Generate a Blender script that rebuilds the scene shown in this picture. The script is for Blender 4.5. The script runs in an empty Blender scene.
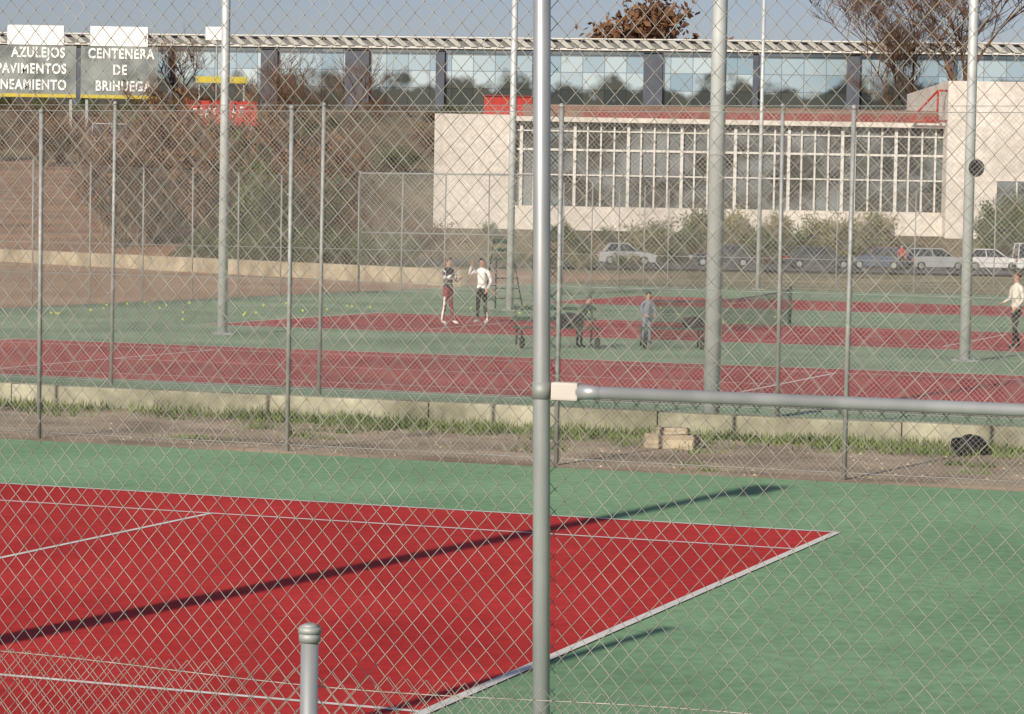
import bpy, bmesh, math, random
import numpy as np
from mathutils import Vector, Matrix
random.seed(7)
sc=bpy.context.scene; COL=sc.collection
sc.view_settings.view_transform='Standard'; sc.view_settings.look='None'; sc.view_settings.exposure=0

# ------------------------------------------------------------------ camera
f,p,r,h=2659,.05122,.0175,2.721
R=Vector((1,0,0)); U=Vector((0,math.sin(p),math.cos(p))); F=Vector((0,math.cos(p),-math.sin(p)))
R2=R*math.cos(r)+U*math.sin(r); U2=-R*math.sin(r)+U*math.cos(r)
cd=bpy.data.cameras.new('camera'); cam=bpy.data.objects.new('camera',cd); COL.objects.link(cam)
m=Matrix.Identity(4)
for i,v in enumerate((R2,U2,-F)):
    for j in range(3): m[j][i]=v[j]
m[2][3]=h
cam.matrix_world=m; cd.lens=f/1024*36; cd.sensor_width=36; cd.clip_start=.1; cd.clip_end=4000
sc.camera=cam

# ------------------------------------------------------------------ light
EL=math.radians(26); sd=Vector((-.475,-.88,0)).normalized()
w=bpy.data.worlds.new('World'); sc.world=w; w.use_nodes=True
nt=w.node_tree; bg=nt.nodes['Background']; sky=nt.nodes.new('ShaderNodeTexSky'); sky.sky_type='NISHITA'
sky.sun_disc=False; sky.sun_elevation=EL; sky.sun_rotation=math.atan2(sd.x,sd.y)
sky.dust_density=.9; sky.air_density=1.0; sky.ozone_density=2.0
tm=nt.nodes.new('ShaderNodeMix'); tm.data_type='RGBA'; tm.blend_type='MULTIPLY'; tm.inputs[0].default_value=1; tm.inputs[7].default_value=(1.04,.93,1.06,1)
nt.links.new(sky.outputs[0],tm.inputs[6]); nt.links.new(tm.outputs[2],bg.inputs[0]); bg.inputs[1].default_value=.074
sl=bpy.data.lights.new('sun','SUN'); so=bpy.data.objects.new('sun',sl); COL.objects.link(so)
sl.energy=5.0; sl.angle=math.radians(.5); sl.color=(1,.93,.79)
S=Vector((sd.x*math.cos(EL),sd.y*math.cos(EL),math.sin(EL)))
so.rotation_euler=S.to_track_quat('Z','Y').to_euler(); so.location=(0,0,60)

# ------------------------------------------------------------------ materials
def mat(name,c,rough=.8,var=.15,scale=4,metal=0,c2=None,bump=0,spec=.3,detail=6,stretch=(1,1,1),fine=0):
    M=bpy.data.materials.new(name); M.use_nodes=True; n=M.node_tree; b=n.nodes['Principled BSDF']
    b.inputs['Roughness'].default_value=rough; b.inputs['Metallic'].default_value=metal
    b.inputs['Specular IOR Level'].default_value=spec
    tc=n.nodes.new('ShaderNodeTexCoord'); mp=n.nodes.new('ShaderNodeMapping'); mp.inputs['Scale'].default_value=stretch
    n.links.new(tc.outputs['Object'],mp.inputs[0])
    no=n.nodes.new('ShaderNodeTexNoise'); no.inputs['Scale'].default_value=scale; no.inputs['Detail'].default_value=detail
    n.links.new(mp.outputs[0],no.inputs[0])
    rp=n.nodes.new('ShaderNodeValToRGB'); rp.color_ramp.elements[0].position=.3; rp.color_ramp.elements[1].position=.7
    a=[x*(1-var) for x in c]; bb=[min(1,x*(1+var)) for x in (c2 or c)]
    rp.color_ramp.elements[0].color=(*a,1); rp.color_ramp.elements[1].color=(*bb,1)
    n.links.new(no.outputs[0],rp.inputs[0]); out=rp.outputs[0]
    if fine:
        n2=n.nodes.new('ShaderNodeTexNoise'); n2.inputs['Scale'].default_value=fine; n2.inputs['Detail'].default_value=4
        n.links.new(mp.outputs[0],n2.inputs[0])
        mr=n.nodes.new('ShaderNodeMapRange'); mr.inputs[1].default_value=.3; mr.inputs[2].default_value=.7; mr.inputs[3].default_value=.82; mr.inputs[4].default_value=1.12
        n.links.new(n2.outputs[0],mr.inputs[0])
        mx=n.nodes.new('ShaderNodeVectorMath'); mx.operation='SCALE'
        n.links.new(out,mx.inputs[0]); n.links.new(mr.outputs[0],mx.inputs['Scale']); out=mx.outputs[0]
    n.links.new(out,b.inputs['Base Color'])
    if bump:
        bp=n.nodes.new('ShaderNodeBump'); bp.inputs['Strength'].default_value=bump; bp.inputs['Distance'].default_value=.05
        n.links.new(no.outputs[0],bp.inputs['Height']); n.links.new(bp.outputs[0],b.inputs['Normal'])
    return M

RED=mat('court_red_paint',(.47,.028,.024),.75,.09,.5,c2=(.52,.040,.034),fine=9,spec=.15,bump=.02)
RED2=mat('faded_red_paint',(.32,.035,.038),.8,.16,.35,c2=(.39,.058,.056),fine=6,spec=.15)
GREEN=mat('court_green_paint',(.20,.35,.19),.78,.08,.35,c2=(.245,.40,.225),fine=8,spec=.15,bump=.02)
GREEN2=mat('faded_green_paint',(.17,.27,.16),.8,.15,.3,c2=(.24,.32,.205),fine=5,spec=.15)
WHITE=mat('line_paint',(.74,.71,.66),.7,.12,2.2)
DIRT=mat('dirt',(.27,.20,.14),.95,.3,.8,c2=(.40,.31,.22),fine=12,bump=.4)
TAN=mat('tan_ground',(.33,.18,.10),.95,.15,.12,c2=(.39,.24,.145),fine=2)
EARTH=mat('dry_grass_ground',(.11,.115,.05),.95,.3,.15,c2=(.25,.20,.11),fine=1.5)
CONC=mat('concrete',(.22,.215,.14),.9,.35,1.3,c2=(.35,.33,.24),fine=9,bump=.2)
STONE=mat('pale_stone',(.33,.26,.17),.9,.3,.8,c2=(.42,.35,.25),fine=6)
ASPH=mat('asphalt',(.10,.10,.105),.9,.15,.3,fine=4)
GALV=mat('galvanised_steel',(.42,.43,.44),.42,.18,9,metal=.5,stretch=(1,1,.3))
GALVD=mat('weathered_steel',(.33,.34,.33),.6,.2,5,metal=.35)
POLE=mat('painted_pole_grey',(.50,.52,.52),.55,.14,3,metal=.2)
WIRE=mat('galvanised_wire',(.38,.36,.32),.55,.35,8,metal=.3)
WIREF=mat('fence_wire',(.38,.37,.33),.6,.2,4,metal=.2)
NETM=mat('net_cord',(.02,.03,.025),.9,.1,3)
WALLW=mat('white_render',(.58,.52,.46),.85,.10,.25,c2=(.66,.60,.54),fine=3)
FRAMEW=mat('white_frame',(.64,.61,.57),.6,.06,3)
TREEBARK=mat('bark',(.13,.095,.07),.9,.3,3)
TWIG=mat('brown_twig',(.095,.05,.03),.9,.35,.6,c2=(.165,.095,.055))
TWIGP=mat('pale_twig',(.16,.11,.075),.9,.3,.6,c2=(.23,.165,.11))
LEAFB=mat('dry_leaf',(.10,.042,.022),.8,.4,.5,c2=(.17,.085,.042))
LEAFG=mat('olive_leaf',(.04,.06,.018),.8,.4,.6,c2=(.09,.115,.035))
REED=mat('reed_leaf',(.14,.13,.05),.85,.3,.5,c2=(.24,.21,.10))
GRASS=mat('grass_blade',(.07,.11,.03),.8,.3,1,c2=(.15,.19,.06))
BLACK=mat('black',(.02,.02,.022),.6,.1,3)
DGREEN=mat('dark_green_paint',(.03,.07,.045),.6,.2,3)
RUBBER=mat('rubber',(.02,.02,.02),.85,.1,3)
REDP=mat('red_paint',(.38,.035,.025),.5,.1,2)
YEL=mat('yellow_paint',(.50,.40,.05),.5,.1,2)
BALLM=mat('tennis_ball_felt',(.55,.65,.08),.9,.1,9)
CARGLASS=mat('car_glass',(.02,.025,.03),.08,.05,1,spec=.8)
RIM=mat('wheel_rim',(.45,.45,.46),.35,.05,3,metal=.7)
SKIN=mat('skin',(.42,.24,.16),.6,.05,4)
HAIR=mat('dark_hair',(.03,.02,.015),.7,.2,20)
LAMPW=mat('lamp_lens',(.7,.7,.68),.2,.02,1)
LAMPR=mat('tail_lens',(.35,.02,.02),.2,.02,1)

# ------------------------------------------------------------------ helpers
CA,SA=.9366,.3504; AX,AY=2.945,23.44
def G(a,wv,z=0.): return Vector((AX-a*CA+wv*SA, AY+a*SA+wv*CA, z))
def link(o,parent=None):
    COL.objects.link(o)
    if parent is not None: o.parent=parent
    return o
def thing(name,label,cat,loc=(0,0,0),rot=0,group=None):
    o=bpy.data.objects.new(name,None); o.empty_display_size=.2; link(o); o.location=loc; o.rotation_euler=(0,0,rot)
    o['label']=label; o['category']=cat
    if group: o['group']=group
    return o
def tag(o,label,cat,group=None):
    o['label']=label; o['category']=cat
    if group: o['group']=group
def obj(name,bm,mats,parent=None,smooth=False,loc=None):
    me=bpy.data.meshes.new(name); bm.to_mesh(me); bm.free()
    if not isinstance(mats,(list,tuple)): mats=[mats]
    for x in mats: me.materials.append(x)
    if smooth:
        for q in me.polygons: q.use_smooth=True
    o=bpy.data.objects.new(name,me); link(o,parent)
    if loc is not None: o.location=loc
    return o
def pyobj(name,V,Fc,mats,parent=None,smooth=False,loc=None):
    me=bpy.data.meshes.new(name); me.from_pydata(V,[],Fc); me.update()
    if not isinstance(mats,(list,tuple)): mats=[mats]
    for x in mats: me.materials.append(x)
    if smooth: me.polygons.foreach_set('use_smooth',[True]*len(me.polygons))
    o=bpy.data.objects.new(name,me); link(o,parent)
    if loc is not None: o.location=loc
    return o
def box(bm,x0,x1,y0,y1,z0,z1,mi=0,bev=0):
    vs=[bm.verts.new(v) for v in [(x0,y0,z0),(x1,y0,z0),(x1,y1,z0),(x0,y1,z0),(x0,y0,z1),(x1,y0,z1),(x1,y1,z1),(x0,y1,z1)]]
    fs=[]
    for q in [(0,3,2,1),(4,5,6,7),(0,1,5,4),(1,2,6,5),(2,3,7,6),(3,0,4,7)]:
        fc=bm.faces.new([vs[i] for i in q]); fc.material_index=mi; fs.append(fc)
    if bev:
        es=list({e for fc in fs for e in fc.edges})
        bmesh.ops.bevel(bm,geom=es,offset=bev,segments=2,affect='EDGES',profile=.6)
def tube(bm,a,b,r0,r1=None,n=10,cap=True,mi=0):
    if r1 is None: r1=r0
    a=Vector(a);b=Vector(b); d=(b-a).normalized(); t=Vector((0,0,1)) if abs(d.z)<.9 else Vector((1,0,0))
    u=d.cross(t).normalized(); v=d.cross(u)
    A=[];B=[]
    for i in range(n):
        k=2*math.pi*i/n; o=u*math.cos(k)+v*math.sin(k); A.append(bm.verts.new(a+o*r0)); B.append(bm.verts.new(b+o*r1))
    for i in range(n):
        fc=bm.faces.new((A[i],A[(i+1)%n],B[(i+1)%n],B[i])); fc.material_index=mi; fc.smooth=True
    if cap:
        x=bm.faces.new(A[::-1]); x.material_index=mi; x=bm.faces.new(B); x.material_index=mi
def sheet(name,pts,z,M,kind='structure'):
    o=pyobj(name,[(q[0],q[1],z) for q in pts],[tuple(range(len(pts)))],M); o['kind']=kind; return o
def quad(name,a0,a1,w0,w1,z,M): return sheet(name,[G(a0,w0),G(a1,w0),G(a1,w1),G(a0,w1)],z,M)

# ------------------------------------------------------------------ ground
g=sheet('ground',[(-900,-60),(900,-60),(900,1600),(-900,1600)],0,EARTH)
quad('dirt_strip_ground',-60,60,4.3,9.9,.006,DIRT)
quad('tan_field_ground',34.3,120,-20,110,.004,TAN)
quad('court_surface',-45,60,-20,4.55,.012,GREEN)
quad('court_surface',-45,34.3,9.9,86,.012,GREEN2)
sheet('road',[(-60,160),(140,160),(140,187),(-60,187)],.008,ASPH)
def court(w1,M,a0=0,zz=.016,lw=.055,netgap=False):
    q=quad('court_surface',a0,a0+23.77,w1-10.97,w1,zz,M)
    V=[];Fc=[]
    def ln(a_0,a_1,w_0,w_1):
        i=len(V); V.extend([tuple(G(a_0,w_0,0)),tuple(G(a_1,w_0,0)),tuple(G(a_1,w_1,0)),tuple(G(a_0,w_1,0))]); Fc.append((i,i+1,i+2,i+3))
    L=23.77; e=lw; be=.075
    ln(a0,a0+L,w1-e,w1); ln(a0,a0+L,w1-10.97,w1-10.97+e)
    ln(a0+be,a0+L-be,w1-1.37-e,w1-1.37); ln(a0+be,a0+L-be,w1-9.6,w1-9.6+e)
    ln(a0,a0+be,w1-10.97+e,w1-e); ln(a0+L-be,a0+L,w1-10.97+e,w1-e)
    ln(a0+5.485,a0+5.485+e,w1-9.6+e,w1-1.37-e); ln(a0+18.285,a0+18.285+e,w1-9.6+e,w1-1.37-e)
    ln(a0+5.485+e,a0+18.285,w1-5.485-e/2,w1-5.485+e/2)
    o=pyobj('court_line_marking',[(v[0],v[1],zz+.004) for v in V],Fc,WHITE); o['kind']='structure'
court(0,RED)
court(26.4,RED2,a0=.6)
court(47,RED2,a0=1.1)
court(71,RED2,a0=1.1)

# hill
def cl(x): return max(0.,min(1.,x))
def hz(X,Y):
    l=cl((Y-150)/80)*8+cl((Y-230)/60)*6.5
    rr=cl((Y-187)/6)*2.1+cl((Y-230)/58)*12.4
    s=cl((X+20)/10); return l*(1-s)+rr*s
V=[];Fc=[];nx,ny=150,60
for j in range(ny+1):
    for i in range(nx+1):
        X=-150+2*i; Y=146+(3*j if j<50 else 150+(j-50)*12); V.append((X,Y,hz(X,Y)-(.3 if Y<150 else 0)+random.uniform(-.06,.06)*(1 if Y>195 else 0)))
for j in range(ny):
    for i in range(nx): k=j*(nx+1)+i; Fc.append((k,k+1,k+nx+2,k+nx+1))
PLOUGH=mat('ploughed_earth',(.21,.10,.055),.95,.3,.25,c2=(.30,.16,.095),fine=2.5,stretch=(.35,1.6,1))
HILLG=mat('scrub_ground',(.08,.06,.032),.95,.35,.12,c2=(.15,.11,.06),fine=1.2)
o=pyobj('hill',V,Fc,[PLOUGH,HILLG],smooth=True); o['kind']='structure'
for q in o.data.polygons:
    c=q.center; q.material_index=0 if (c.x<-20 and c.y<222) else 1

# low concrete wall between the courts
bm=bmesh.new(); 
x=-40
while x<60:
    L_=random.choice([3.2,3.2,6.4]); box(bm,x,x+L_-.012,-.14,.14,0,.29+random.uniform(-.012,.012),bev=.02); x+=L_
o=obj('low_wall',bm,CONC); o.location=G(0,9.95); o.rotation_euler=(0,0,math.atan2(SA,-CA))
tag(o,'low weathered concrete kerb wall carrying a wire fence','wall')

a=Vector((-32,151,0)); b=Vector((-2,108,0)); dv=b-a
bm=bmesh.new(); box(bm,0,dv.length,-.2,.2,0,.7,bev=.04)
o=obj('stone_wall',bm,STONE); o.location=a; o.rotation_euler=(0,0,math.atan2(dv.y,dv.x)); tag(o,'long pale stone wall beside the ploughed field','wall')
bm=bmesh.new(); box(bm,0,60,-.2,.2,0,.7,bev=.04)
o=obj('stone_wall',bm,STONE); o.location=(-92,149,0); tag(o,'long pale stone wall beside the ploughed field','wall')

# ------------------------------------------------------------------ chain link, woven geometry for the near fences
def chain(name,parent,s0,s1,z0,z1,rad=.00125,d=.054,pz=.060):
    hx=d/2; hz_=pz/2
    nw=int((s1-s0)/hx); ns=int((z1-z0)/hz_)
    ks=np.arange(ns+1)
    Vs=[];Fs=[];base=0
    ang=np.array([0,2*math.pi/3,4*math.pi/3])
    for wv in range(nw):
        x=s0+wv*hx+((ks+wv)%2)*hx*1.04
        z=z1-ks*hz_
        off=.0016*np.where((ks+wv)%2==0,1,-1)
        x=x+.005*np.sin(z*1.7+wv*.05)+.003*np.sin(z*4.1+wv*.02)
        z=z+.006*np.sin(wv*.06)+.004*np.sin(wv*.17+1)
        off=off+.008*np.sin(wv*.03+z)
        C=np.stack([x,off,z],1)
        ringv=C[:,None,:]+np.stack([rad*np.cos(ang),rad*np.sin(ang),0*ang],1)[None]*np.array([1.25,1,1])
        Vs.append(ringv.reshape(-1,3))
        k0=base+np.arange(ns)[:,None]*3+np.arange(3)[None]
        k1=base+np.arange(ns)[:,None]*3+(np.arange(3)[None]+1)%3
        Fs.append(np.stack([k0,k1,k1+3,k0+3],-1).reshape(-1,4)); base+=3*(ns+1)
    V=np.concatenate(Vs);Fa=np.concatenate(Fs)
    me=bpy.data.meshes.new(name); me.vertices.add(len(V)); me.vertices.foreach_set('co',V.ravel())
    me.loops.add(Fa.size); me.loops.foreach_set('vertex_index',Fa.ravel().astype(np.int32))
    me.polygons.add(len(Fa)); me.polygons.foreach_set('loop_start',(np.arange(len(Fa))*4).astype(np.int32))
    me.update(calc_edges=True); me.validate(); me.materials.append(WIRE)
    me.polygons.foreach_set('use_smooth',[True]*len(me.polygons))
    o=bpy.data.objects.new(name,me); link(o,parent); return o
NF=thing('chain_link_fence','tall galvanised chain-link fence with round steel posts','fence',(.075,7.05,0),math.atan2(-SA,CA))
chain('wire_mesh',NF,-4.24,4.4,.04,5.1)
def post(parent,x,H,rad=.023,y=.03,capn=True,M=GALV,n=16,name='fence_post',tilt=0):
    bm=bmesh.new(); tube(bm,(x+tilt*3.3,y,0),(x+tilt*(3.3-H),y,H),rad,n=n)
    if capn:
        xt=x+tilt*(3.3-H)
        tube(bm,(xt,y,H-.03),(xt,y,H+.005),rad*1.25,n=n); tube(bm,(xt,y,H+.005),(xt,y,H+.02),rad*1.25,rad*.5,n=n)
    return obj(name,bm,M,parent)
post(NF,-4.24,5.12,.05,y=-.065); post(NF,0,5.12,y=-.036,tilt=.018); post(NF,4.4,5.12,y=-.036)
bm=bmesh.new()
zb=2.275; yr=-.036
tube(bm,(.18,yr,zb),(4.4,yr,zb),.0165,n=16)
tube(bm,(.12,yr,zb),(.185,yr,zb),.021,.0165,n=16)
obj('brace_rail',bm,GALV,NF)
bm=bmesh.new(); box(bm,.05,.125,yr-.02,yr+.02,zb-.024,zb+.024,bev=.006)
obj('rail_bracket',bm,WALLW,NF)
bm=bmesh.new(); tube(bm,(.0184,yr,zb-.022),(.0184,yr,zb+.022),.0255,n=16)
obj('clamp',bm,GALVD,NF)

LF=thing('chain_link_fence','low chain-link fence with short capped round post','fence',(.055,6.78,0),math.atan2(-SA,CA))
chain('wire_mesh',LF,-3.9,4.0,.04,1.52)
for x in (-3.9,-.60,2.7): 
    o=post(LF,x,1.62,.0235,capn=False,y=-.036)
    bm=bmesh.new(); tube(bm,(x,-.036,1.605),(x,-.036,1.628),.029,n=20); tube(bm,(x,-.036,1.628),(x,-.036,1.645),.032,.029,n=20); tube(bm,(x,-.036,1.645),(x,-.036,1.653),.029,.013,n=20)
    obj('post_cap',bm,GALVD,LF,)
bm=bmesh.new(); pr=None
for i in range(60):
    x=-3.9+i*7.9/59; q=Vector((x,.01,1.49+.012*math.sin(x*3)))
    if pr: tube(bm,pr,q,.0016,n=4,cap=False)
    pr=q
obj('tension_wire',bm,WIRE,LF)

# ------------------------------------------------------------------ fences further away: straight diagonal wires, real geometry
def lattice(L,z0,z1,d=.06,rad=.0012,square=False):
    V=[];Fc=[]
    def wire(x0,za,x1,zb_):
        dx,dz=x1-x0,zb_-za; l=math.hypot(dx,dz)
        if l<.01: return
        nx_,nz_=-dz/l*rad,dx/l*rad; i=len(V); n=max(1,int(l/.45))
        for s in range(n+1):
            x=x0+dx*s/n; z=za+dz*s/n
            V.append((x+nx_,-.035,z+nz_)); V.append((x-nx_*.5,-.035+rad*.9,z-nz_*.5)); V.append((x-nx_*.5,-.035-rad*.9,z-nz_*.5))
        for s in range(n):
            j=i+3*s
            for k in range(3): Fc.append((j+k,j+(k+1)%3,j+3+(k+1)%3,j+3+k))
    H=z1-z0
    if square:
        n=int(L/d)
        for i in range(n+1): wire(i*d,z0,i*d,z1)
        for i in range(int(H/d)+1): wire(0,z0+i*d,L,z0+i*d)
    else:
        n=int((L+H)/d)
        for i in range(1,n):
            c=i*d
            xa=max(0,c-H); xb=min(L,c); wire(xa,z0+(xa-(c-H)),xb,z0+(xb-(c-H)))
            wire(xa,z1-(xa-(c-H)),xb,z1-(xb-(c-H)))
    return V,Fc
def fence(pa,pb,H,positions,label,rail=False,rad=.026,zbase=0,mid=False,d=.06,wr=.0012):
    pa=Vector(pa);pb=Vector(pb); dd=pb-pa
    T=thing('chain_link_fence',label,'fence',(pa.x,pa.y,zbase),math.atan2(dd.y,dd.x))
    L=dd.length
    for s in positions:
        if 0<=s<=L: post(T,s,H*random.uniform(.985,1.01),rad*random.uniform(.95,1.05),0,M=GALVD,n=10,tilt=random.uniform(-.006,.006))
    V,Fc=lattice(L,.03,H-.05,d,wr); pyobj('wire_mesh',V,Fc,WIREF,T)
    bm=bmesh.new()
    for zz in ([H-.06,H/2,.08]): tube(bm,(0,-.035,zz),(L,-.035,zz),.004,n=4)
    obj('tension_wire',bm,GALVD,T)
    if rail:
        bm=bmesh.new(); tube(bm,(0,0,H-.02),(L,0,H-.02),.03,n=8)
        if mid: tube(bm,(0,0,H/2),(L,0,H/2),.025,n=8)
        obj('top_rail',bm,GALVD,T)
    return T
def pos(first,step,L):
    o=[];s=first
    while s<=L: o.append(s); s+=step
    return o
fence(G(-12,4.9),G(21,4.9),4.0,pos((1.138+12)%3.3,3.3,33),'tall chain-link fence with thin grey posts along court edge')
fence(G(-12,9.95),G(22,9.95),4.0,pos((12+.05)%3.2,3.2,34),'chain-link fence standing on low concrete wall',zbase=.30)
fence(G(34.3,30),G(34.3,67),4.2,pos(.6,3.3,37),'chain-link fence between green court and tan field',d=.12,wr=.0022)
fence(G(34.3,67),G(27.5,67),4.4,[0,1.7,3.4,5.1,6.8],'chain-link fence panel with top rail beside field',rail=True,mid=True,wr=.0035,d=.08)
fence(G(27.5,67),G(27.5,86),4.2,pos(3.3,3.3,19),'chain-link fence closing the court corner',d=.12,wr=.0022)
fence(G(27.5,86),G(-6,86),4.2,pos(3.3,3.3,34),'far chain-link fence behind the last court',d=.12,wr=.0022)

# ------------------------------------------------------------------ light poles
def lightpole(loc,H=12.,r0=.115,r1=.085,rot=0,label='tall round grey floodlight pole beside the courts',arm=.7):
    T=thing('light_pole',label,'light pole',loc,rot,'floodlight poles around the courts')
    bm=bmesh.new(); tube(bm,(0,0,0),(0,0,H),r0,r1,n=20,cap=True); obj('pole_shaft',bm,POLE,T)
    bm=bmesh.new(); box(bm,-.2,.2,-.2,.2,0,.05,bev=.01)
    for sx in (-.14,.14):
        for sy in (-.14,.14): tube(bm,(sx,sy,.05),(sx,sy,.08),.02,n=6)
    obj('base_plate',bm,GALVD,T)
    bm=bmesh.new(); tube(bm,(-arm,0,H-.05),(arm,0,H-.05),.04,n=8); obj('crossarm',bm,POLE,T)
    for sx in (-arm*.7,arm*.7):
        bm=bmesh.new(); box(bm,sx-.2,sx+.2,-.3,.12,H-.02,H+.16,bev=.03); obj('floodlight',bm,GALVD,T)
    return T
lightpole(G(22.0,31.5),rot=.3); lightpole(G(22.7,52),rot=.3); lightpole(G(4.5,11.3),rot=.3)
T=lightpole(G(4.9,31.1),rot=.3,label='tall grey floodlight pole with a round horn speaker')
bm=bmesh.new(); tube(bm,(0,-.12,3.95),(0,-.30,3.95),.07,.18,n=16); obj('horn_speaker',bm,BLACK,T)
lightpole(G(24,85),rot=.3,r0=.09,r1=.07,H=14)
T=lightpole((-7.0,9.68,0),H=9.6,r0=.17,r1=.10,rot=1.1,label='tall grey floodlight pole beside the near court',arm=.35)

# ------------------------------------------------------------------ tennis net
NB=mat('net_band',(.26,.29,.26),.8)
def net(a,w0,w1):
    A=G(a,w0);B=G(a,w1);dd=B-A;L=dd.length
    T=thing('tennis_net','dark tennis net with pale top band on the far court','net',A,math.atan2(dd.y,dd.x),)
    V,Fc=lattice(L,.03,.93,.07,.0040,True); V=[(x,y+.035,z*(1.0-.14*math.sin(math.pi*x/L))) for x,y,z in V]
    pyobj('net_mesh',V,Fc,NETM,T)
    n=24;V=[];
    for i in range(n+1):
        t=i/n; zt=(1.0-.14*math.sin(math.pi*t))*.93+.04; V+= [(L*t,-.007,zt-.05),(L*t,-.007,zt)]
    pyobj('top_band',V,[(2*i,2*i+2,2*i+3,2*i+1) for i in range(n)],NB,T)
    for x in (-.05,L+.05): 
        bm=bmesh.new(); tube(bm,(x,0,0),(x,0,1.05),.05,n=10); obj('net_post',bm,DGREEN,T)
net(13,35.2,48)

# ------------------------------------------------------------------ bench, chair, bags, balls
def bench(loc,rot,L=1.9,back=True,wheels=True,label='dark green courtside bench with small wheels'):
    T=thing('bench',label,'bench',loc,rot)
    bm=bmesh.new()
    for y in (-.2,-.07,.06,.19): box(bm,-L/2,L/2,y-.05,y+.05,.42,.45,bev=.006)
    obj('seat',bm,DGREEN,T)
    if back:
        bm=bmesh.new()
        for z in (.62,.84): box(bm,-L/2,L/2,.25+.1*(z-.5),.28+.1*(z-.5),z-.04,z+.04,bev=.006)
        for x in (-L/2+.1,L/2-.1): tube(bm,(x,.22,.42),(x,.30,.92),.018,n=6)
        obj('backrest',bm,DGREEN,T)
    for x in (-L/2+.12,L/2-.12):
        bm=bmesh.new()
        tube(bm,(x,-.2,.42),(x,-.24,.03),.022,n=6); tube(bm,(x,.2,.42),(x,.26,.03),.022,n=6); tube(bm,(x,-.22,.2),(x,.24,.2),.016,n=6)
        obj('leg',bm,BLACK,T)
    if wheels:
        for x in (-L/2+.12,L/2-.12):
            bm=bmesh.new(); tube(bm,(x-.03,-.26,.12),(x+.03,-.26,.12),.12,n=16); obj('wheel',bm,RUBBER,T)
    return T
bench((.95,56.8,0.016),.25)
bench((3.45,57.6,0.016),.12,L=1.5,back=False)
def bag(loc,rot,sc_=1,M=BLACK,label='black sports bag resting on a bench'):
    T=thing('sports_bag',label,'bag',loc,rot)
    bm=bmesh.new(); bmesh.ops.create_icosphere(bm,subdivisions=3,radius=1)
    for v in bm.verts:
        c=v.co; c.x=math.copysign(abs(c.x)**.6,c.x)*.34*sc_; c.y=math.copysign(abs(c.y)**.7,c.y)*.16*sc_; c.z=(math.copysign(abs(c.z)**.7,c.z)*.17+.16+.02*math.sin(c.x*20))*sc_
    obj('bag_body',bm,M,T,True)
    bm=bmesh.new(); pr=None
    for i in range(9):
        k=math.pi*i/8; q=Vector((.16*math.cos(k)*sc_,0,(.26+.09*math.sin(k))*sc_))
        if pr: tube(bm,pr,q,.012,n=5)
        pr=q
    obj('bag_handle',bm,M,T)
bag((1.2,56.8,.466),.3,.9); bag((3.9,57.55,.466),.2,.7)
bag((5.5,31.8,.006),.4,.7,BLACK,'black bag lying on the dirt strip by the wall')
T=thing('umpire_chair','tall dark metal umpire chair beside the court','umpire chair',G(23.9,54.6),.35)
bm=bmesh.new()
for sx in (-.35,.35):
    tube(bm,(sx*1.3,-.55,0),(sx*.8,-.1,1.55),.025,n=6); tube(bm,(sx*1.3,.5,0),(sx*.8,.15,2.15),.025,n=6); tube(bm,(sx*1.1,-.33,.7),(sx*1.1,.33,.7),.02,n=6)
obj('frame',bm,BLACK,T)
bm=bmesh.new()
for i in range(1,5): tube(bm,(-.4,-.55+.09*i*1.0,i*.31),(.4,-.55+.09*i,i*.31),.02,n=6)
obj('ladder',bm,BLACK,T)
bm=bmesh.new(); box(bm,-.28,.28,-.2,.2,1.5,1.55,bev=.01); obj('seat',bm,DGREEN,T)
bm=bmesh.new(); box(bm,-.28,.28,.17,.2,2.0,2.15,bev=.01); box(bm,-.28,.28,.17,.2,1.75,1.85,bev=.01); obj('backrest',bm,DGREEN,T)
bm=bmesh.new(); bmesh.ops.create_icosphere(bm,subdivisions=2,radius=.034)
bme=bpy.data.meshes.new('tennis_ball'); bm.to_mesh(bme); bm.free(); bme.materials.append(BALLM)
for q in bme.polygons: q.use_smooth=True
for i in range(34):
    if i<24: aa,ww=random.uniform(26,33.5),random.uniform(36,52)
    else: aa,ww=random.uniform(14,26),random.uniform(46,60)
    o=bpy.data.objects.new('tennis_ball',bme); link(o); o.location=G(aa,ww,.05)
    tag(o,'yellow-green tennis ball lying on the green court','tennis ball','tennis balls scattered on the court')

def block(loc,sx,sy,sz,rot,label,M=STONE):
    bm=bmesh.new(); box(bm,-sx/2,sx/2,-sy/2,sy/2,0,sz,bev=.02)
    bmesh.ops.subdivide_edges(bm,edges=bm.edges[:],cuts=2,use_grid_fill=True)
    for v in bm.verts: v.co+=Vector([random.uniform(-.012,.012) for _ in range(3)])
    o=obj('stone_block',bm,M); o.location=loc; o.rotation_euler=(0,0,rot); tag(o,label,'stone block')
block((1.95,32.1,.005),.62,.3,.17,-.3,'tan stone block lying on the dirt strip')
block((1.95,32.1,.18),.40,.22,.07,-.2,'small flat stone resting on a larger block')
V=[];Fc=[]
def blade(x,y,hh,z0=.005):
    k=random.uniform(0,6.28); dx,dy=math.cos(k)*.012,math.sin(k)*.012; lx,ly=random.uniform(-.4,.4)*hh,random.uniform(-.4,.4)*hh
    i=len(V); V.extend([(x-dx,y-dy,z0),(x+dx,y+dy,z0),(x+lx,y+ly,z0+hh)]); Fc.append((i,i+1,i+2))
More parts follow.
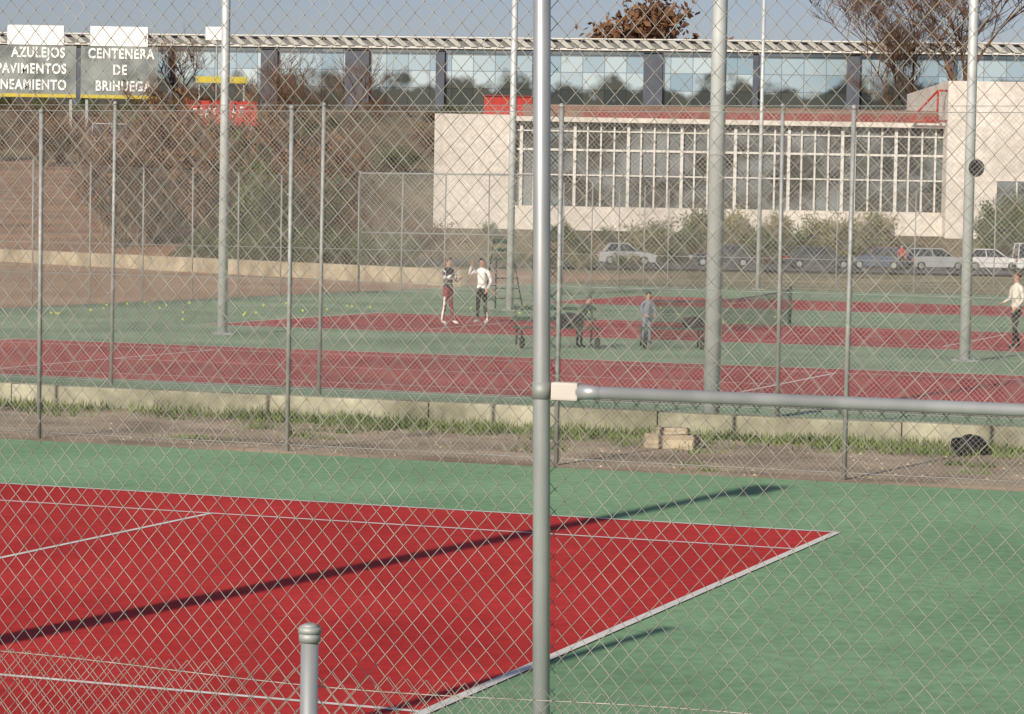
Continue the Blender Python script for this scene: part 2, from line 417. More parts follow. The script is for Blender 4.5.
for c in range(800):
    aa=random.uniform(-12,22)
    ww=9.75-abs(random.gauss(0,.6)) if random.random()<.7 else random.uniform(5.0,9.5)
    if 10.6<aa<13 and random.random()<.8: continue
    if ww<8.0 and random.random()<.6+.3*math.sin(aa*1.3): continue
    q=G(aa,ww); sz=random.uniform(.2,.6); hh=random.uniform(.03,.15)
    for b_ in range(36): blade(q.x+random.gauss(0,sz*.5),q.y+random.gauss(0,sz*.25),hh*random.uniform(.4,1.3))
o=pyobj('grass',V,Fc,GRASS); o['kind']='stuff'
V=[];Fc=[]
for c in range(900):
    q=G(random.uniform(-12,24),random.uniform(4.7,9.7)); s=random.uniform(.008,.035); i=len(V)
    for k in range(4): an=k*1.57+random.random(); V.append((q.x+s*math.cos(an),q.y+s*math.sin(an),.004))
    V.append((q.x,q.y,s*.9)); Fc+= [(i,i+1,i+4),(i+1,i+2,i+4),(i+2,i+3,i+4),(i+3,i,i+4)]
o=pyobj('gravel',V,Fc,STONE); o['kind']='stuff'

# ------------------------------------------------------------------ plants
def branches(seedv,H,levels,nb,spread,r0,trunk_frac=.3,up=.55,multi=1,twist=.15,rdec=.5,rmin=.018):
    rs=random.Random(seedv); Vt=[];Ft=[];tips=[]
    def seg(a,b,ra,rb,n=3):
        d=(b-a).normalized(); t=Vector((0,0,1)) if abs(d.z)<.9 else Vector((1,0,0)); u=d.cross(t).normalized(); v=d.cross(u); i=len(Vt)
        for P,rr in ((a,ra),(b,rb)):
            for k in range(n): an=6.283*k/n; Vt.append(P+u*rr*math.cos(an)+v*rr*math.sin(an))
        for k in range(n): Ft.append((i+k,i+(k+1)%n,i+n+(k+1)%n,i+n+k))
    def grow(a,d,L,rad,lev):
        pts=[a]; dd=d.copy()
        for s in range(3):
            dd=(dd+Vector((rs.gauss(0,twist),rs.gauss(0,twist),rs.gauss(0,twist*.5)+.04))).normalized()
            pts.append(pts[-1]+dd*L/3)
        for s in range(3): seg(pts[s],pts[s+1],rad*(1-.22*s),rad*(1-.22*(s+1)),6 if lev==0 else 3)
        if lev>=levels: tips.append(pts[-1]); tips.append(pts[1]); return
        for k in range(nb):
            t=rs.uniform(.35,1.) if lev>0 else rs.uniform(trunk_frac,1.)
            i=min(2,int(t*3)); P=pts[i].lerp(pts[i+1],t*3-i)
            an=rs.uniform(0,6.283); sd_=Vector((math.cos(an),math.sin(an),0))
            nd=(dd*(up)+sd_*spread*rs.uniform(.5,1.2)+Vector((0,0,.25))).normalized()
            grow(P,nd,L*rs.uniform(.45,.75),max(rad*rdec,rmin),lev+1)
    for m_ in range(multi):
        an=rs.uniform(0,6.283); lean=.0 if multi==1 else rs.uniform(.1,.7)
        b0=Vector((rs.gauss(0,.4),rs.gauss(0,.4),0)) if multi>1 else Vector((0,0,0))
        grow(b0,Vector((math.cos(an)*lean,math.sin(an)*lean,1)).normalized(),H*.55*rs.uniform(.7,1),r0,0)
    return Vt,Ft,tips
def leaves(centres,n,size,sp,seedv,flat=.5):
    rs=random.Random(seedv);V=[];Fc=[]
    for c in centres:
        for k in range(n):
            P=c+Vector((rs.gauss(0,sp),rs.gauss(0,sp),rs.gauss(0,sp*.8)))
            a=Vector((rs.gauss(0,1),rs.gauss(0,1),rs.gauss(0,1))).normalized(); b_=a.cross(Vector((rs.gauss(0,1),rs.gauss(0,1),rs.gauss(0,1)))).normalized()
            s=size*rs.uniform(.5,1.3); i=len(V); V+= [P-a*s,P+b_*s*flat,P+a*s,P-b_*s*flat]; Fc.append((i,i+1,i+2,i+3))
    return V,Fc
def mk(name,V,Fc,M):
    me=bpy.data.meshes.new(name); me.from_pydata([tuple(v) for v in V],[],Fc); me.update(); me.materials.append(M); return me
shr=[]
for sv,(Mt,Ml,nl,ls) in enumerate([(TWIG,LEAFB,6,.15),(TWIG,LEAFB,3,.12),(TWIGP,LEAFB,1,.1),(TWIG,LEAFG,8,.17),(TWIGP,REED,7,.18)]):
    Vt,Ft,tips=branches(10+sv,1.0*5,2,4,.75,.055,multi=11,twist=.2)
    LV,LF_=leaves(tips,nl,ls,.3,sv,.4)
    off=len(Vt); me=bpy.data.meshes.new('shrub'); me.from_pydata([tuple(v) for v in Vt+LV],[],Ft+[tuple(i+off for i in q) for q in LF_]); me.update()
    me.materials.append(Mt); me.materials.append(Ml)
    for k in range(len(Ft),len(me.polygons)): me.polygons[k].material_index=1
    shr.append(me)
LBL=['bare brown shrub with dense twigs','sparse brown leafless shrub','pale twiggy leafless shrub','olive green shrub with dark leaves','dry straw-coloured reed clump']
def shrub(X,Y,sx,sz,v):
    o=bpy.data.objects.new('shrub',shr[v]); link(o); o.location=(X,Y,hz(X,Y)-.1); o.scale=(sx,sx,sz); o.rotation_euler=(0,0,random.uniform(0,6.28))
    tag(o,LBL[v]+' on the bank','shrub','shrubs on the bank' )
for i in range(44):
    X=random.uniform(-26,-4.5); Y=random.uniform(153,188) if X<-8 else random.uniform(150,175)
    t=(X+27)/23; s=random.uniform(.7,1.2)
    shrub(X,Y,s,s*random.uniform(.9,1.35)*(1.3 if t<.7 else .8),random.choice([0,0,0,1,1,2,3]))
for i in range(16): shrub(random.uniform(-17,-5),random.uniform(138,149),.5,.5,3)
for i in range(12): shrub(random.uniform(-48,-22),random.uniform(212,225),.8,.9,random.choice([0,2,1]))
for i in range(26): shrub(random.uniform(-52,-3),random.uniform(228,262),random.uniform(.7,1.1),random.uniform(.5,.8),random.choice([0,1,3]))
for i in range(44):
    X=-62+i*2.9+random.uniform(-1,1); shrub(X,random.uniform(268,284),random.uniform(.6,.9),random.uniform(.26,.5),random.choice([0,1,3,3]))  # row added to stand in for dark trees reflected in the glass hall
for i in range(24):
    X=random.uniform(9.5,26); shrub(X,random.uniform(183,190),random.uniform(.5,.8),random.uniform(.55,.95)*(1.1-.02*abs(X-18)),random.choice([4,4,3,2]))
for i in range(8): shrub(random.uniform(-2,9),random.uniform(187,192),.35,.3,3)
for i in range(7): shrub(random.uniform(33.5,40),random.uniform(186,191),.7,1.0,3)
for i in range(8): shrub(random.uniform(-1,8),random.uniform(150,158),.28,.25,random.choice([3,4]))

def tree(loc,H,seedv,label,bark=TREEBARK,leafm=None,leafn=0,levels=4,nb=5,spread=.8,r0=.2,lsz=.2,lsp=.5,twigm=None,up=.55,rdec=.5,rmin=.018):
    T=thing('tree',label,'tree',loc)
    Vt,Ft,tips=branches(seedv,H,levels,nb,spread,r0,up=up,rdec=rdec,rmin=rmin)
    o=bpy.data.objects.new('trunk',mk('trunk',Vt[:36],Ft[:18],bark)); link(o,T)
    Vc=Vt[36:];Fcr=[tuple(i-36 for i in q) for q in Ft[18:]]
    LV,LFc=leaves(tips,leafn,lsz,lsp,seedv) if leafn else ([],[])
    off=len(Vc); me=bpy.data.meshes.new('crown'); me.from_pydata([tuple(v) for v in Vc+LV],[],Fcr+[tuple(i+off for i in q) for q in LFc]); me.update()
    me.materials.append(twigm or bark); me.materials.append(leafm or bark)
    for k in range(len(Fcr),len(me.polygons)): me.polygons[k].material_index=1
    o=bpy.data.objects.new('crown',me); link(o,T)
    return T
tree((38,224,2),29,5,'large bare leafless tree beside the white building',twigm=TWIG,spread=.9,r0=.34,bark=TWIG,nb=5,levels=5,rdec=.5,rmin=.022)
tree((32.5,230,2),25,8,'bare leafless tree behind the white building',twigm=TWIG,r0=.26,bark=TWIG,nb=5,levels=5,rdec=.5,rmin=.022)
tree((12.2,318,13),18,21,'brown-leaved tree behind the long glass building',leafm=LEAFB,leafn=11,levels=3,nb=6,lsz=.5,lsp=1.1,spread=1.0)
tree((15.8,319,13),17,22,'brown-leaved tree behind the long glass building',leafm=LEAFB,leafn=11,levels=3,nb=6,lsz=.5,lsp=1.1,spread=1.0)
tree((-27,205,5),12,31,'bare brown leafless tree on the bank',twigm=TWIG)
tree((-12,200,3.5),14,33,'bare brown leafless tree on the bank',twigm=TWIG)
tree((-18,210,6),12,35,'bare brown leafless tree on the bank',twigm=TWIG)
tree((-30,235,9),9.5,36,'bare brown leafless tree on the bank',twigm=TWIG)

# ------------------------------------------------------------------ white building
B=thing('white_building','long white building with tall glazed front and solid end blocks','building',(0,0,0))
bm=bmesh.new(); box(bm,-5.95,0,195,212,1.8,10.45); obj('wall',bm,WALLW,B)
bm=bmesh.new(); box(bm,0.003,31.3,195.05,196,1.8,3.85); obj('wall',bm,WALLW,B)
bm=bmesh.new(); box(bm,31.3,48,193.5,214,1.8,13.4); obj('wall',bm,WALLW,B)
GL=bpy.data.materials.new('window_glass'); GL.use_nodes=True; n=GL.node_tree; b=n.nodes['Principled BSDF']
tc=n.nodes.new('ShaderNodeTexCoord'); mp=n.nodes.new('ShaderNodeMapping'); mp.inputs['Scale'].default_value=(.25,.25,.35); n.links.new(tc.outputs['Object'],mp.inputs[0])
no=n.nodes.new('ShaderNodeTexNoise'); no.inputs['Scale'].default_value=1.2; no.inputs['Detail'].default_value=5; n.links.new(mp.outputs[0],no.inputs[0])
rp=n.nodes.new('ShaderNodeValToRGB'); rp.color_ramp.elements[0].position=.42; rp.color_ramp.elements[0].color=(.035,.035,.035,1); rp.color_ramp.elements[1].position=.62; rp.color_ramp.elements[1].color=(.18,.20,.21,1)  # lighter ramp end paints bluish reflections into the dark pane colour
n.links.new(no.outputs[0],rp.inputs[0]); n.links.new(rp.outputs[0],b.inputs['Base Color']); b.inputs['Roughness'].default_value=.12; b.inputs['Specular IOR Level'].default_value=.5
bm=bmesh.new(); box(bm,0.003,31.297,195.4,195.5,3.853,10.0); obj('window',bm,GL,B)
bm=bmesh.new(); x=.3;k=0
while x<31.2:
    box(bm,x,x+(.22 if k%4==0 else .12),195.18,195.39,3.86,9.99); x+=.98; k+=1
for z,t in ((6.1,.10),(7.9,.16),(9.3,.10)): box(bm,.01,31.29,195.25,195.38,z,z+t)
obj('window_frame',bm,FRAMEW,B)
bm=bmesh.new(); box(bm,0.003,31.297,194.6,212,10.0,10.35); obj('roof',bm,WALLW,B)
MAROON=mat('maroon_fascia',(.20,.045,.04),.7,.2,1)
bm=bmesh.new(); box(bm,.5,31.297,198,212,10.353,11.4); 
obj('roof_fascia',bm,mat('dull_roof',(.2,.12,.09),.85,.2,.6),B)
bm=bmesh.new(); box(bm,5,31.297,197.2,197.9,10.353,11.0); obj('roof_trim',bm,MAROON,B)
bm=bmesh.new()
for (a_,b_) in [((28.6,193.9,10.5),(30.6,193.9,12.7)),((30.6,193.9,12.7),(31.29,193.9,12.7)),((28.6,193.9,10.5),(31.29,193.9,10.5)),((30.6,193.9,10.5),(30.6,193.9,12.7))]: tube(bm,a_,b_,.08,n=6)
obj('skylight_frame',bm,REDP,B)
bm=bmesh.new(); box(bm,35,39.5,193.35,193.49,3.6,6.2); obj('window',bm,GL,B)
bm=bmesh.new()
for x in (34.9,36.4,38,39.5): box(bm,x-.05,x+.05,193.25,193.34,3.55,6.25)
box(bm,34.95,39.5,193.27,193.345,6.2,6.3)
obj('window_frame',bm,FRAMEW,B)
T=thing('rooftop_cabin','small red box cabin on the flat roof','rooftop cabin',(-.6,200,10.45))
bm=bmesh.new(); box(bm,-1.8,1.8,-1,1,.05,1.5,bev=.05)
for x in (-1.2,-.6,0,.6,1.2): box(bm,x-.03,x+.03,-1.03,-1,.1,1.45)
obj('cabin_body',bm,REDP,T)
bm=bmesh.new(); box(bm,-1.9,1.9,-1.1,1.1,1.5,1.6); obj('cabin_roof',bm,MAROON,T)

# ------------------------------------------------------------------ long glass hall on the hill
FG=bpy.data.materials.new('facade_glass'); FG.use_nodes=True; n=FG.node_tree; b=n.nodes['Principled BSDF']  # panel tones and dark lower band paint sky and tree reflections into glass
tc=n.nodes.new('ShaderNodeTexCoord')
br=n.nodes.new('ShaderNodeTexBrick'); br.offset=0; br.inputs['Scale'].default_value=1; br.inputs['Brick Width'].default_value=2.4; br.inputs['Row Height'].default_value=1.9; br.inputs['Mortar Size'].default_value=.04
sp=n.nodes.new('ShaderNodeSeparateXYZ'); cb=n.nodes.new('ShaderNodeCombineXYZ'); n.links.new(tc.outputs['Object'],sp.inputs[0]); n.links.new(sp.outputs[0],cb.inputs[0]); n.links.new(sp.outputs[2],cb.inputs[1]); n.links.new(cb.outputs[0],br.inputs[0])
br.inputs['Color1'].default_value=(.24,.36,.46,1); br.inputs['Color2'].default_value=(.48,.60,.66,1); br.inputs['Mortar'].default_value=(.17,.22,.27,1)
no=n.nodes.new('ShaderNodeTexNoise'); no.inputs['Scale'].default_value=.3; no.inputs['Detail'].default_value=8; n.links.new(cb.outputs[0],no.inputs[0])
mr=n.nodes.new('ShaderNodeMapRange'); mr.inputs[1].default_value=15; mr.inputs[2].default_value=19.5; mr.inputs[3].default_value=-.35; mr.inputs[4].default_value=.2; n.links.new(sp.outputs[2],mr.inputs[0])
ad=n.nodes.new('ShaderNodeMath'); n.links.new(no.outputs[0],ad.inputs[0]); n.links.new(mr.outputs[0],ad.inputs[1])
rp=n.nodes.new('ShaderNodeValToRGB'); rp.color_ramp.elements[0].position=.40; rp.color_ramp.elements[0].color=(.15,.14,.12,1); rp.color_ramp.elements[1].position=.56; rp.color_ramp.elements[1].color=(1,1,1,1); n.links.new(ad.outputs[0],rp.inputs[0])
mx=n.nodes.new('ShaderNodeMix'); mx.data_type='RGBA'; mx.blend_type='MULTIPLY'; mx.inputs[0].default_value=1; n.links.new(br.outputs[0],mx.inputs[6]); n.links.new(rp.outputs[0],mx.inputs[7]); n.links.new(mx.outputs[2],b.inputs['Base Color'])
b.inputs['Roughness'].default_value=.12; b.inputs['Metallic'].default_value=.4; b.inputs['Specular IOR Level'].default_value=.3
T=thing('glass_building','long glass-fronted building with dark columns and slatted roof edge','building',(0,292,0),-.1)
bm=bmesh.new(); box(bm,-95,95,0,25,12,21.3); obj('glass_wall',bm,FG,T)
DC=mat('dark_column',(.075,.085,.11),.6,.2,1)
for x,wd in ((-68,.6),(-58,.3),(-49,.5),(-38.5,.25),(-27.4,.95),(-17.6,1.35),(-8.4,.5),(2.,.3),(14.9,1.05),(26,.3),(36.5,.7),(47,.4),(58,1),(69,.5)):
    bm=bmesh.new(); box(bm,x-wd,x+wd,-.6,-.05,12.5,21.2,bev=.05); obj('column',bm,DC,T)
bm=bmesh.new(); box(bm,-95,95,-1.2,25,21.35,21.55); box(bm,-95,95,-1.5,-1.2,22.5,22.62); obj('roof',bm,FRAMEW,T)
bm=bmesh.new(); x=-95
while x<95:
    vs=[bm.verts.new(v) for v in [(x,-1.4,21.56),(x+.75,-1.4,21.56),(x-.4,-1.4,22.49),(x-1.15,-1.4,22.49)]]; bm.faces.new(vs); x+=1.5
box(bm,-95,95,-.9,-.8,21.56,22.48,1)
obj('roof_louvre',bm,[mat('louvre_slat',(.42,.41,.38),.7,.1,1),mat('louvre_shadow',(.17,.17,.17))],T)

# ------------------------------------------------------------------ signs
def text(body,size,loc,M,parent,align='CENTER',bold=.02,sx=1):
    cu=bpy.data.curves.new('t','FONT'); cu.body=body; cu.size=size; cu.align_x=align; cu.offset=bold*size; cu.extrude=.02; cu.space_character=1.12
    t=bpy.data.objects.new('t',cu); COL.objects.link(t); bpy.context.view_layer.update()
    me=bpy.data.meshes.new_from_object(t.evaluated_get(bpy.context.evaluated_depsgraph_get())); bpy.data.objects.remove(t)
    me.materials.clear(); me.materials.append(M); o=bpy.data.objects.new('lettering',me); link(o,parent); o.rotation_euler=(math.pi/2,0,0); o.location=loc; o.scale=(sx,1,1); return o
SIGNB=mat('sign_grey_board',(.14,.16,.16),.6,.3,.5,c2=(.24,.26,.25))
SIGNW=mat('sign_white',(.78,.78,.76),.6,.03,1)
def bigsign(X0,X1,z0,z1,lines,label,sq):
    xc=(X0+X1)/2
    T=thing('billboard',label,'billboard',(xc,232,0)); hw=(X1-X0)/2
    bm=bmesh.new(); box(bm,-hw,hw,0,.2,z0,z1); obj('board',bm,SIGNB,T)
    for x in (-hw+.5,hw-.5):
        bm=bmesh.new(); box(bm,x-.12,x+.12,.21,.45,7.5,z1-.2); obj('support_leg',bm,GALVD,T)
    bm=bmesh.new(); box(bm,-hw,hw,-.04,-.003,z0+.02,z0+.32); obj('stripe',bm,YEL,T)
    for s,z,xx in lines: text(s,1.2,(xx-xc,-.03,z),SIGNW,T,bold=.03,sx=.78)
    bm=bmesh.new(); box(bm,sq[0]-xc,sq[1]-xc,-.02,.22,z1+.05,z1+1.75); obj('upper_panel',bm,SIGNW,T)
bigsign(-46.6,-38.3,12.7,17.2,[('AZULEJOS',16.2,-41.6),('PAVIMENTOS',14.8,-42.2),('SANEAMIENTO',13.4,-42.6)],'grey billboard with white lettering and yellow lower stripe',(-44.3,-39.4))
bigsign(-37.9,-31.2,12.7,17.2,[('CENTENERA',16.2,-34.4),('DE',14.8,-34.5),('BRIHUEGA',13.4,-34.2)],'grey billboard with white town name and yellow stripe',(-37.1,-32.1))
T=thing('billboard','red advertising board with white markings on legs','billboard',(-25.4,230,0))
bm=bmesh.new(); box(bm,-3.1,3.1,0,.2,10.5,12.6,bev=.03); obj('board',bm,REDP,T)
for x in (-2.5,2.5):
    bm=bmesh.new(); box(bm,x-.1,x+.1,.21,.4,7.5,12.5); obj('support_leg',bm,GALVD,T)
bm=bmesh.new()
x=-2.5
for wd in (.3,.22,.36,.25,.3,.22,.3,.3):
    z0_=11.1+.05*x; tube(bm,(x,-.02,z0_),(x+.12,-.02,z0_+.95),.07,n=5); tube(bm,(x+.12,-.02,z0_+.9),(x+wd+.1,-.02,z0_+.85),.06,n=5); tube(bm,(x+.05,-.02,z0_+.4),(x+wd,-.02,z0_+.42),.06,n=5); x+=wd+.3
obj('white_marking',bm,SIGNW,T)
T=thing('billboard','small yellow strip sign on tall legs','billboard',(-29.0,262,0))
bm=bmesh.new(); box(bm,-2.5,2.5,0,.2,15.7,16.35,bev=.03); obj('board',bm,YEL,T)
for x in (-2.2,2.2):
    bm=bmesh.new(); box(bm,x-.08,x+.08,.21,.4,11,16.3); obj('support_leg',bm,GALVD,T)
T=thing('billboard','small white sign on a tall thin pole','billboard',(-29.5,262,0))
bm=bmesh.new(); box(bm,-1.1,1.1,0,.15,19.9,21.2,bev=.03); obj('board',bm,SIGNW,T)
bm=bmesh.new(); tube(bm,(0,.25,11),(0,.25,21),.1,n=8); obj('support_leg',bm,GALVD,T)

# ------------------------------------------------------------------ cars
def carpaint(name,c): return mat(name,c,.3,.04,1,spec=.6)
def car(loc,rot,paint,label,L=4.1,W=1.65,H=1.42,van=False):
    T=thing('parked_car',label,'car' if not van else 'van',loc,rot,'vehicles parked along the road')
    hl=L/2
    prof=[(-hl,.32),(-hl+.03,.62),(-hl+.12,.82),(-hl+.75 if not van else -hl+.3,.90),(hl-1.15,.90),(hl-.35,.80),(hl-.05,.62),(hl,.32),(hl-.1,.22),(-hl+.1,.22)]
    bm=bmesh.new(); sec=[]
    for y,ins in ((-W/2,.05),(-W/2+.08,0),(W/2-.08,0),(W/2,.05)):
        sec.append([bm.verts.new((x*(1-ins*.4),y,z-(ins*.5 if z>.5 else -ins*.3))) for x,z in prof])
    n_=len(prof)
    for i in range(3):
        for k in range(n_): bm.faces.new((sec[i][k],sec[i][(k+1)%n_],sec[i+1][(k+1)%n_],sec[i+1][k]))
    bm.faces.new(sec[0][::-1]); bm.faces.new(sec[3]); bmesh.ops.recalc_face_normals(bm,faces=bm.faces)
    obj('body',bm,paint,T)
    x0,x1=(-hl+.35,hl-1.1) if not van else (-hl+.1,hl-.8); t0,t1=(x0+.45,x1-.75) if not van else (x0+.1,x1-.5)
    bm=bmesh.new()
    lo=[(x0,-W/2+.06),(x1,-W/2+.06),(x1,W/2-.06),(x0,W/2-.06)]; hi=[(t0,-W/2+.2),(t1,-W/2+.2),(t1,W/2-.2),(t0,W/2-.2)]
    a_=[bm.verts.new((x,y,.87)) for x,y in lo]; b_=[bm.verts.new((x,y,H-.05)) for x,y in hi]
    for k in range(4): bm.faces.new((a_[k],a_[(k+1)%4],b_[(k+1)%4],b_[k]))
    obj('window',bm,CARGLASS,T)
    bm=bmesh.new(); box(bm,t0-.03,t1+.03,-W/2+.17,W/2-.17,H-.06,H,bev=.025); obj('roof',bm,paint,T)
    for sy in (-1,1):
        for (p0,p1) in (((x0,.87),(t0,H-.04)),((x1,.87),(t1,H-.04)),(((x0+x1)/2-.1,.87),((t0+t1)/2,H-.04))):
            bm=bmesh.new(); tube(bm,(p0[0],sy*(W/2-.055),p0[1]),(p1[0],sy*(W/2-.195),p1[1]),.035,n=6); obj('pillar',bm,paint,T)
    for sx in (-hl+.75,hl-.78):
        for sy in (-1,1):
            bm=bmesh.new(); tube(bm,(sx,sy*(W/2-.17),.30),(sx,sy*(W/2+.01),.30),.30,n=20); wv=obj('wheel',bm,RUBBER,T)
            bm=bmesh.new(); tube(bm,(sx,sy*(W/2+.011),.30),(sx,sy*(W/2+.025),.30),.18,.15,n=14); obj('rim',bm,RIM,wv)
    for sy in (-1,1):
        bm=bmesh.new(); box(bm,hl-.10,hl+.005,sy*.6-.17,sy*.6+.17,.55,.70,bev=.02); obj('headlight',bm,LAMPW,T)
        bm=bmesh.new(); box(bm,-hl-.005,-hl+.10,sy*.62-.14,sy*.62+.14,.6,.78,bev=.02); obj('tail_light',bm,LAMPR,T)
    bm=bmesh.new(); box(bm,hl-.05,hl+.06,-W/2+.1,W/2-.1,.3,.46,bev=.03); obj('bumper',bm,BLACK,T)
    bm=bmesh.new(); box(bm,-hl-.06,-hl+.05,-W/2+.1,W/2-.1,.3,.46,bev=.03); obj('bumper',bm,BLACK,T)
CW=carpaint('car_white',(.6,.6,.6)); CS=carpaint('car_silver',(.35,.36,.38)); CD=carpaint('car_dark',(.03,.035,.045)); CR=carpaint('car_maroon',(.14,.025,.03)); CB=carpaint('car_blue',(.05,.07,.12))
car((7.2,170,.01),.05,CS,'silver hatchback parked beside the road',L=3.7)
car((13.3,170,.01),math.pi,CD,'dark saloon parked beside the road')
car((19.4,169,.01),.1,CD,'black saloon parked beside the road',L=4.4)
car((23.5,170,.01),2.6,CB,'dark blue car parked at an angle',L=3.9)
car((27.0,171,.01),.35,CS,'silver car parked at an angle by the road',L=4.2)
car((31.0,173,.01),.1,CW,'white car parked beside the road',L=4.0)
car((34.5,172,.01),.05,CW,'white van parked beside the road',L=4.4,H=1.85,van=True)
car((25.4,178,.01),0,CR,'maroon car parked behind others',L=4)
car((-33.0,222,hz(-33.0,222)+1.0),0,CW,'white van standing on the hillside',L=4.6,H=2.0,van=True)
bm=bmesh.new(); box(bm,-3.2,3.2,-1.3,1.3,-1.2,.99,bev=.05); o=obj('loading_platform',bm,STONE); o.location=(-33.0,222,hz(-33,222)); tag(o,'pale stone loading platform under a white van','platform')

# ------------------------------------------------------------------ people
def person(loc,rot,H,top,legs,shoe,label,armL,armR,legL=None,legR=None,lean=0,hair=HAIR,hairlong=False,stripe=None):
    T=thing('person',label,'person',loc,rot)
    k=H/1.7
    vs=[];es=[];rad=[]
    def v(x,y,z,r0,r1=None):
        vs.append(Vector((x,y+ -lean*max(0,z-.9),z))*k); rad.append((r0*k,(r1 or r0)*k)); return len(vs)-1
    pel=v(0,0,.93,.135,.11); wa=v(0,0,1.06,.12,.095); ch=v(0,0,1.26,.15,.11); nb=v(0,.01,1.41,.085,.07); nk=v(0,0,1.475,.05)
    h1=v(0,-.015,1.55,.068,.08); h2=v(0,-.01,1.62,.078,.092); h3=v(0,.0,1.685,.05,.06)
    es+=[(pel,wa),(wa,ch),(ch,nb),(nb,nk),(nk,h1),(h1,h2),(h2,h3)]
    palms=[]
    for sgn,arm in ((1,armL),(-1,armR)):
        s=v(.185*sgn,.0,1.375,.058); e=v(arm[0][0]*sgn,arm[0][1],arm[0][2],.043); w_=v(arm[1][0]*sgn,arm[1][1],arm[1][2],.028)
        es+=[(nb,s),(s,e),(e,w_)]
        d=(vs[w_]-vs[e]).normalized(); side=d.cross(Vector((0,1,0))); side=side.normalized() if side.length>.1 else Vector((1,0,0))
        pm=vs[w_]+d*.07*k; vs.append(pm); rad.append((.032*k,.018*k)); pi=len(vs)-1; es.append((w_,pi)); palms.append(pm)
        nrm=d.cross(side).normalized()
        for i,(o_,l_) in enumerate([(-.028,.06),(-.009,.072),(.010,.068),(.028,.052)]):
            a0=pm+side*o_*k+d*.03*k; a1=a0+d*l_*.55*k+nrm*.006*k; a2=a1+d*l_*.4*k+nrm*.022*k
            i0=len(vs); vs.extend([a0,a1,a2]); rad.extend([(.0095*k,)*2,(.0085*k,)*2,(.007*k,)*2]); es+=[(pi,i0),(i0,i0+1),(i0+1,i0+2)]
        a0=vs[w_]+d*.03*k-side*.03*k; a1=a0+d*.03*k-side*.025*k; i0=len(vs); vs.extend([a0,a1]); rad.extend([(.011*k,)*2,(.008*k,)*2]); es+=[(w_,i0),(i0,i0+1)]
    for sgn,lg in ((1,legL),(-1,legR)):
        lg=lg or ((.105,0,.48),(.115,.02,.085))
        hp=v(.09*sgn,0,.86,.088,.085); kn=v(lg[0][0]*sgn,lg[0][1],lg[0][2],.056); an=v(lg[1][0]*sgn,lg[1][1],lg[1][2],.037)
        vs[hp]=Vector((.09*sgn,0,.86))*k; vs[kn]=Vector((lg[0][0]*sgn,lg[0][1],lg[0][2]))*k; vs[an]=Vector((lg[1][0]*sgn,lg[1][1],lg[1][2]))*k
        ft=len(vs); vs.append(Vector((lg[1][0]*sgn*1.05,lg[1][1]-.15,.04))*k); rad.append((.04*k,.032*k))
        es+=[(pel,hp),(hp,kn),(kn,an),(an,ft)]
    me=bpy.data.meshes.new('b'); me.from_pydata([tuple(x) for x in vs],es,[]); me.update()
    o=bpy.data.objects.new('b',me); COL.objects.link(o)
    md=o.modifiers.new('s','SKIN'); md.use_smooth_shade=True
    for i,sv in enumerate(me.skin_vertices[0].data): sv.radius=rad[i]; sv.use_root=(i==0)
    sb=o.modifiers.new('u','SUBSURF'); sb.levels=1; sb.render_levels=1
    bpy.context.view_layer.update()
    m2=bpy.data.meshes.new_from_object(o.evaluated_get(bpy.context.evaluated_depsgraph_get())); bpy.data.objects.remove(o)
    m2.name='body'; m2.materials.clear()
    for x in (SKIN,top,legs,shoe,stripe or top): m2.materials.append(x)
    hd=vs[h2]
    for q in m2.polygons:
        c=q.center/k; q.use_smooth=True
        if c.z>1.475 and (q.center-hd).length<.2*k: mi=0
        elif any((q.center-pm).length<.105*k for pm in palms): mi=0
        elif c.z<.10: mi=3
        elif c.z<.93 and abs(c.x)<.2: mi=2
        else: mi=1
        if stripe and mi==1 and (1.2<c.z<1.27 or abs(abs(c.x)-.2)<.02): mi=4
        if stripe and mi==2 and abs(c.x)>.155: mi=4
        q.material_index=mi
    b_=bpy.data.objects.new('body',m2); link(b_,T)
    bm=bmesh.new(); bmesh.ops.create_icosphere(bm,subdivisions=3,radius=1)
    for vv in bm.verts:
        c=vv.co; c.x*=.088; c.y*=.105; c.z*=.10
        if c.z<.0: c.z*=(1.6 if hairlong and c.y>0 else .5)
        if c.y<-.04 and c.z<.035: c.y=-.04
        c.y+=.014; vv.co=(c*k)+hd+Vector((0,0,.028*k))
    obj('hair',bm,hair,T,True)
    for sx in (-.03,.03):
        bm=bmesh.new(); bmesh.ops.create_uvsphere(bm,u_segments=8,v_segments=6,radius=.011*k,matrix=Matrix.Translation(hd+Vector((sx*k,-.088*k,-.01*k)))); obj('eye',bm,BLACK,T,True)
    bm=bmesh.new(); tube(bm,hd+Vector((0,-.085*k,-.01*k)),hd+Vector((0,-.108*k,-.04*k)),.008*k,.014*k,n=8); obj('nose',bm,SKIN,T,True)
    bm=bmesh.new(); tube(bm,hd+Vector((-.022*k,-.085*k,-.068*k)),hd+Vector((.022*k,-.085*k,-.068*k)),.006*k,n=6); obj('mouth',bm,LAMPR,T,True)
    for sx in (-1,1):
        bm=bmesh.new(); bmesh.ops.create_icosphere(bm,subdivisions=2,radius=.028*k)
        for vv in bm.verts: vv.co=Vector((vv.co.x*.35,vv.co.y*.7,vv.co.z))+hd+Vector((sx*.082*k,0,-.015*k))
        obj('ear',bm,SKIN,T,True)
    return T
JDARK=mat('navy_tracksuit',(.03,.03,.045),.8); JWHITE=mat('white_cotton',(.7,.69,.66),.85); PMAR=mat('maroon_trousers',(.20,.03,.04),.8); PBLK=mat('black_trousers',(.015,.015,.018),.8)
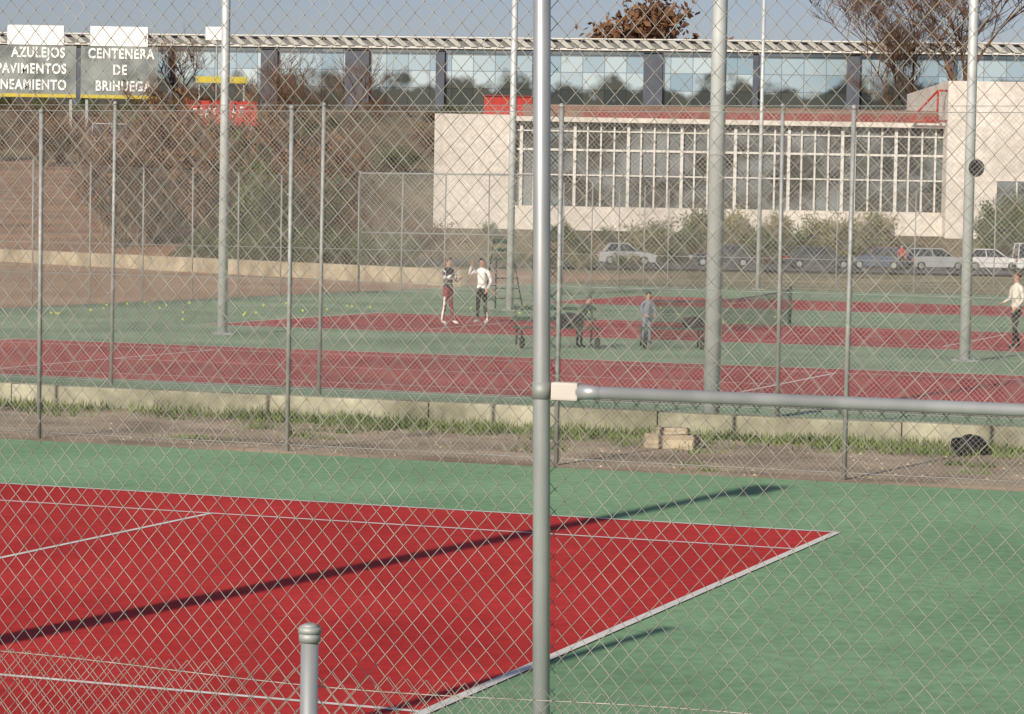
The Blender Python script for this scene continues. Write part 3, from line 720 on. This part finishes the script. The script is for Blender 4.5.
SHOE=mat('white_shoe',(.6,.6,.58),.6); JBLUE=mat('grey_blue_coat',(.16,.18,.24),.85); JCREAM=mat('cream_sweater',(.62,.58,.5),.85)
BR=mat('brown_hair',(.10,.05,.025),.7)
person((-1.68,68.6,.016),.9,1.70,JDARK,PMAR,SHOE,'player in dark tracksuit with white stripes, hand raised',((.27,-.06,1.12),(.18,-.28,1.22)),((.25,-.12,1.14),(.08,-.28,1.38)),((.11,-.02,.48),(.17,-.06,.085)),((.11,.02,.48),(.13,.08,.085)),stripe=JWHITE,hair=BR)
person((-.82,69.6,.016),-.5,1.68,JWHITE,PBLK,SHOE,'player in white sweater and black trousers raising one arm',((.29,-.02,1.12),(.26,-.17,.92)),((.34,-.10,1.30),(.20,-.20,1.56)),((.13,-.06,.48),(.20,-.05,.085)),((.12,.02,.48),(.18,.10,.085)),hair=BLACK)
person((11.4,60.2,.016),-1.2,1.72,JCREAM,PBLK,BLACK,'person in cream sweater and black trousers standing on court',((.25,.02,1.12),(.22,-.14,.93)),((.27,0,1.12),(.20,-.24,1.02)),((.11,-.10,.48),(.12,-.12,.085)),((.11,.03,.48),(.12,.18,.085)),hair=BR)
person((3.0,59.4,.016),.4,1.15,JBLUE,JBLUE,BLACK,'child in grey-blue clothes standing near the net',((.26,-.05,1.12),(.18,-.22,1.0)),((.26,-.05,1.12),(.18,-.22,1.0)),lean=.12)
person((24.2,166,.01),0,1.65,REDP,PBLK,BLACK,'person in red jacket walking beside parked cars',((.25,0,1.12),(.24,-.10,.9)),((.25,0,1.12),(.24,-.10,.9)))
person((1.45,57.3,.016),2.2,1.1,BLACK,BLACK,BLACK,'child in black clothes bending over the bench',((.24,-.15,1.15),(.16,-.35,1.0)),((.24,-.15,1.15),(.16,-.35,1.0)),lean=.55)
def racket(loc,rot,label):
    T=thing('tennis_racket',label,'tennis racket',loc); T.rotation_euler=rot
    bm=bmesh.new(); pr=None
    for i in range(21):
        an=6.283*i/20; q=Vector((.13*math.cos(an),0,.50+.17*math.sin(an)))
        if pr: tube(bm,pr,q,.010,n=5)
        pr=q
    tube(bm,(0,0,.18),(-.05,0,.35),.008,n=5); tube(bm,(0,0,.18),(.05,0,.35),.008,n=5); obj('frame',bm,BLACK,T)
    bm=bmesh.new(); tube(bm,(0,0,-.02),(0,0,.19),.016,n=8); obj('handle',bm,REDP,T)
    bm=bmesh.new()
    for i in range(-4,5): x=i*.026; hh=.17*math.sqrt(max(0,1-(x/.13)**2)); tube(bm,(x,0,.5-hh),(x,0,.5+hh),.0015,n=3)
    for i in range(-5,6): z=i*.028; hh=.13*math.sqrt(max(0,1-(z/.17)**2)); tube(bm,(-hh,0,.5+z),(hh,0,.5+z),.0015,n=3)
    obj('strings',bm,JWHITE,T)
racket((-.52,69.3,.93),(2.6,.3,.3),'tennis racket hanging from a player hand')
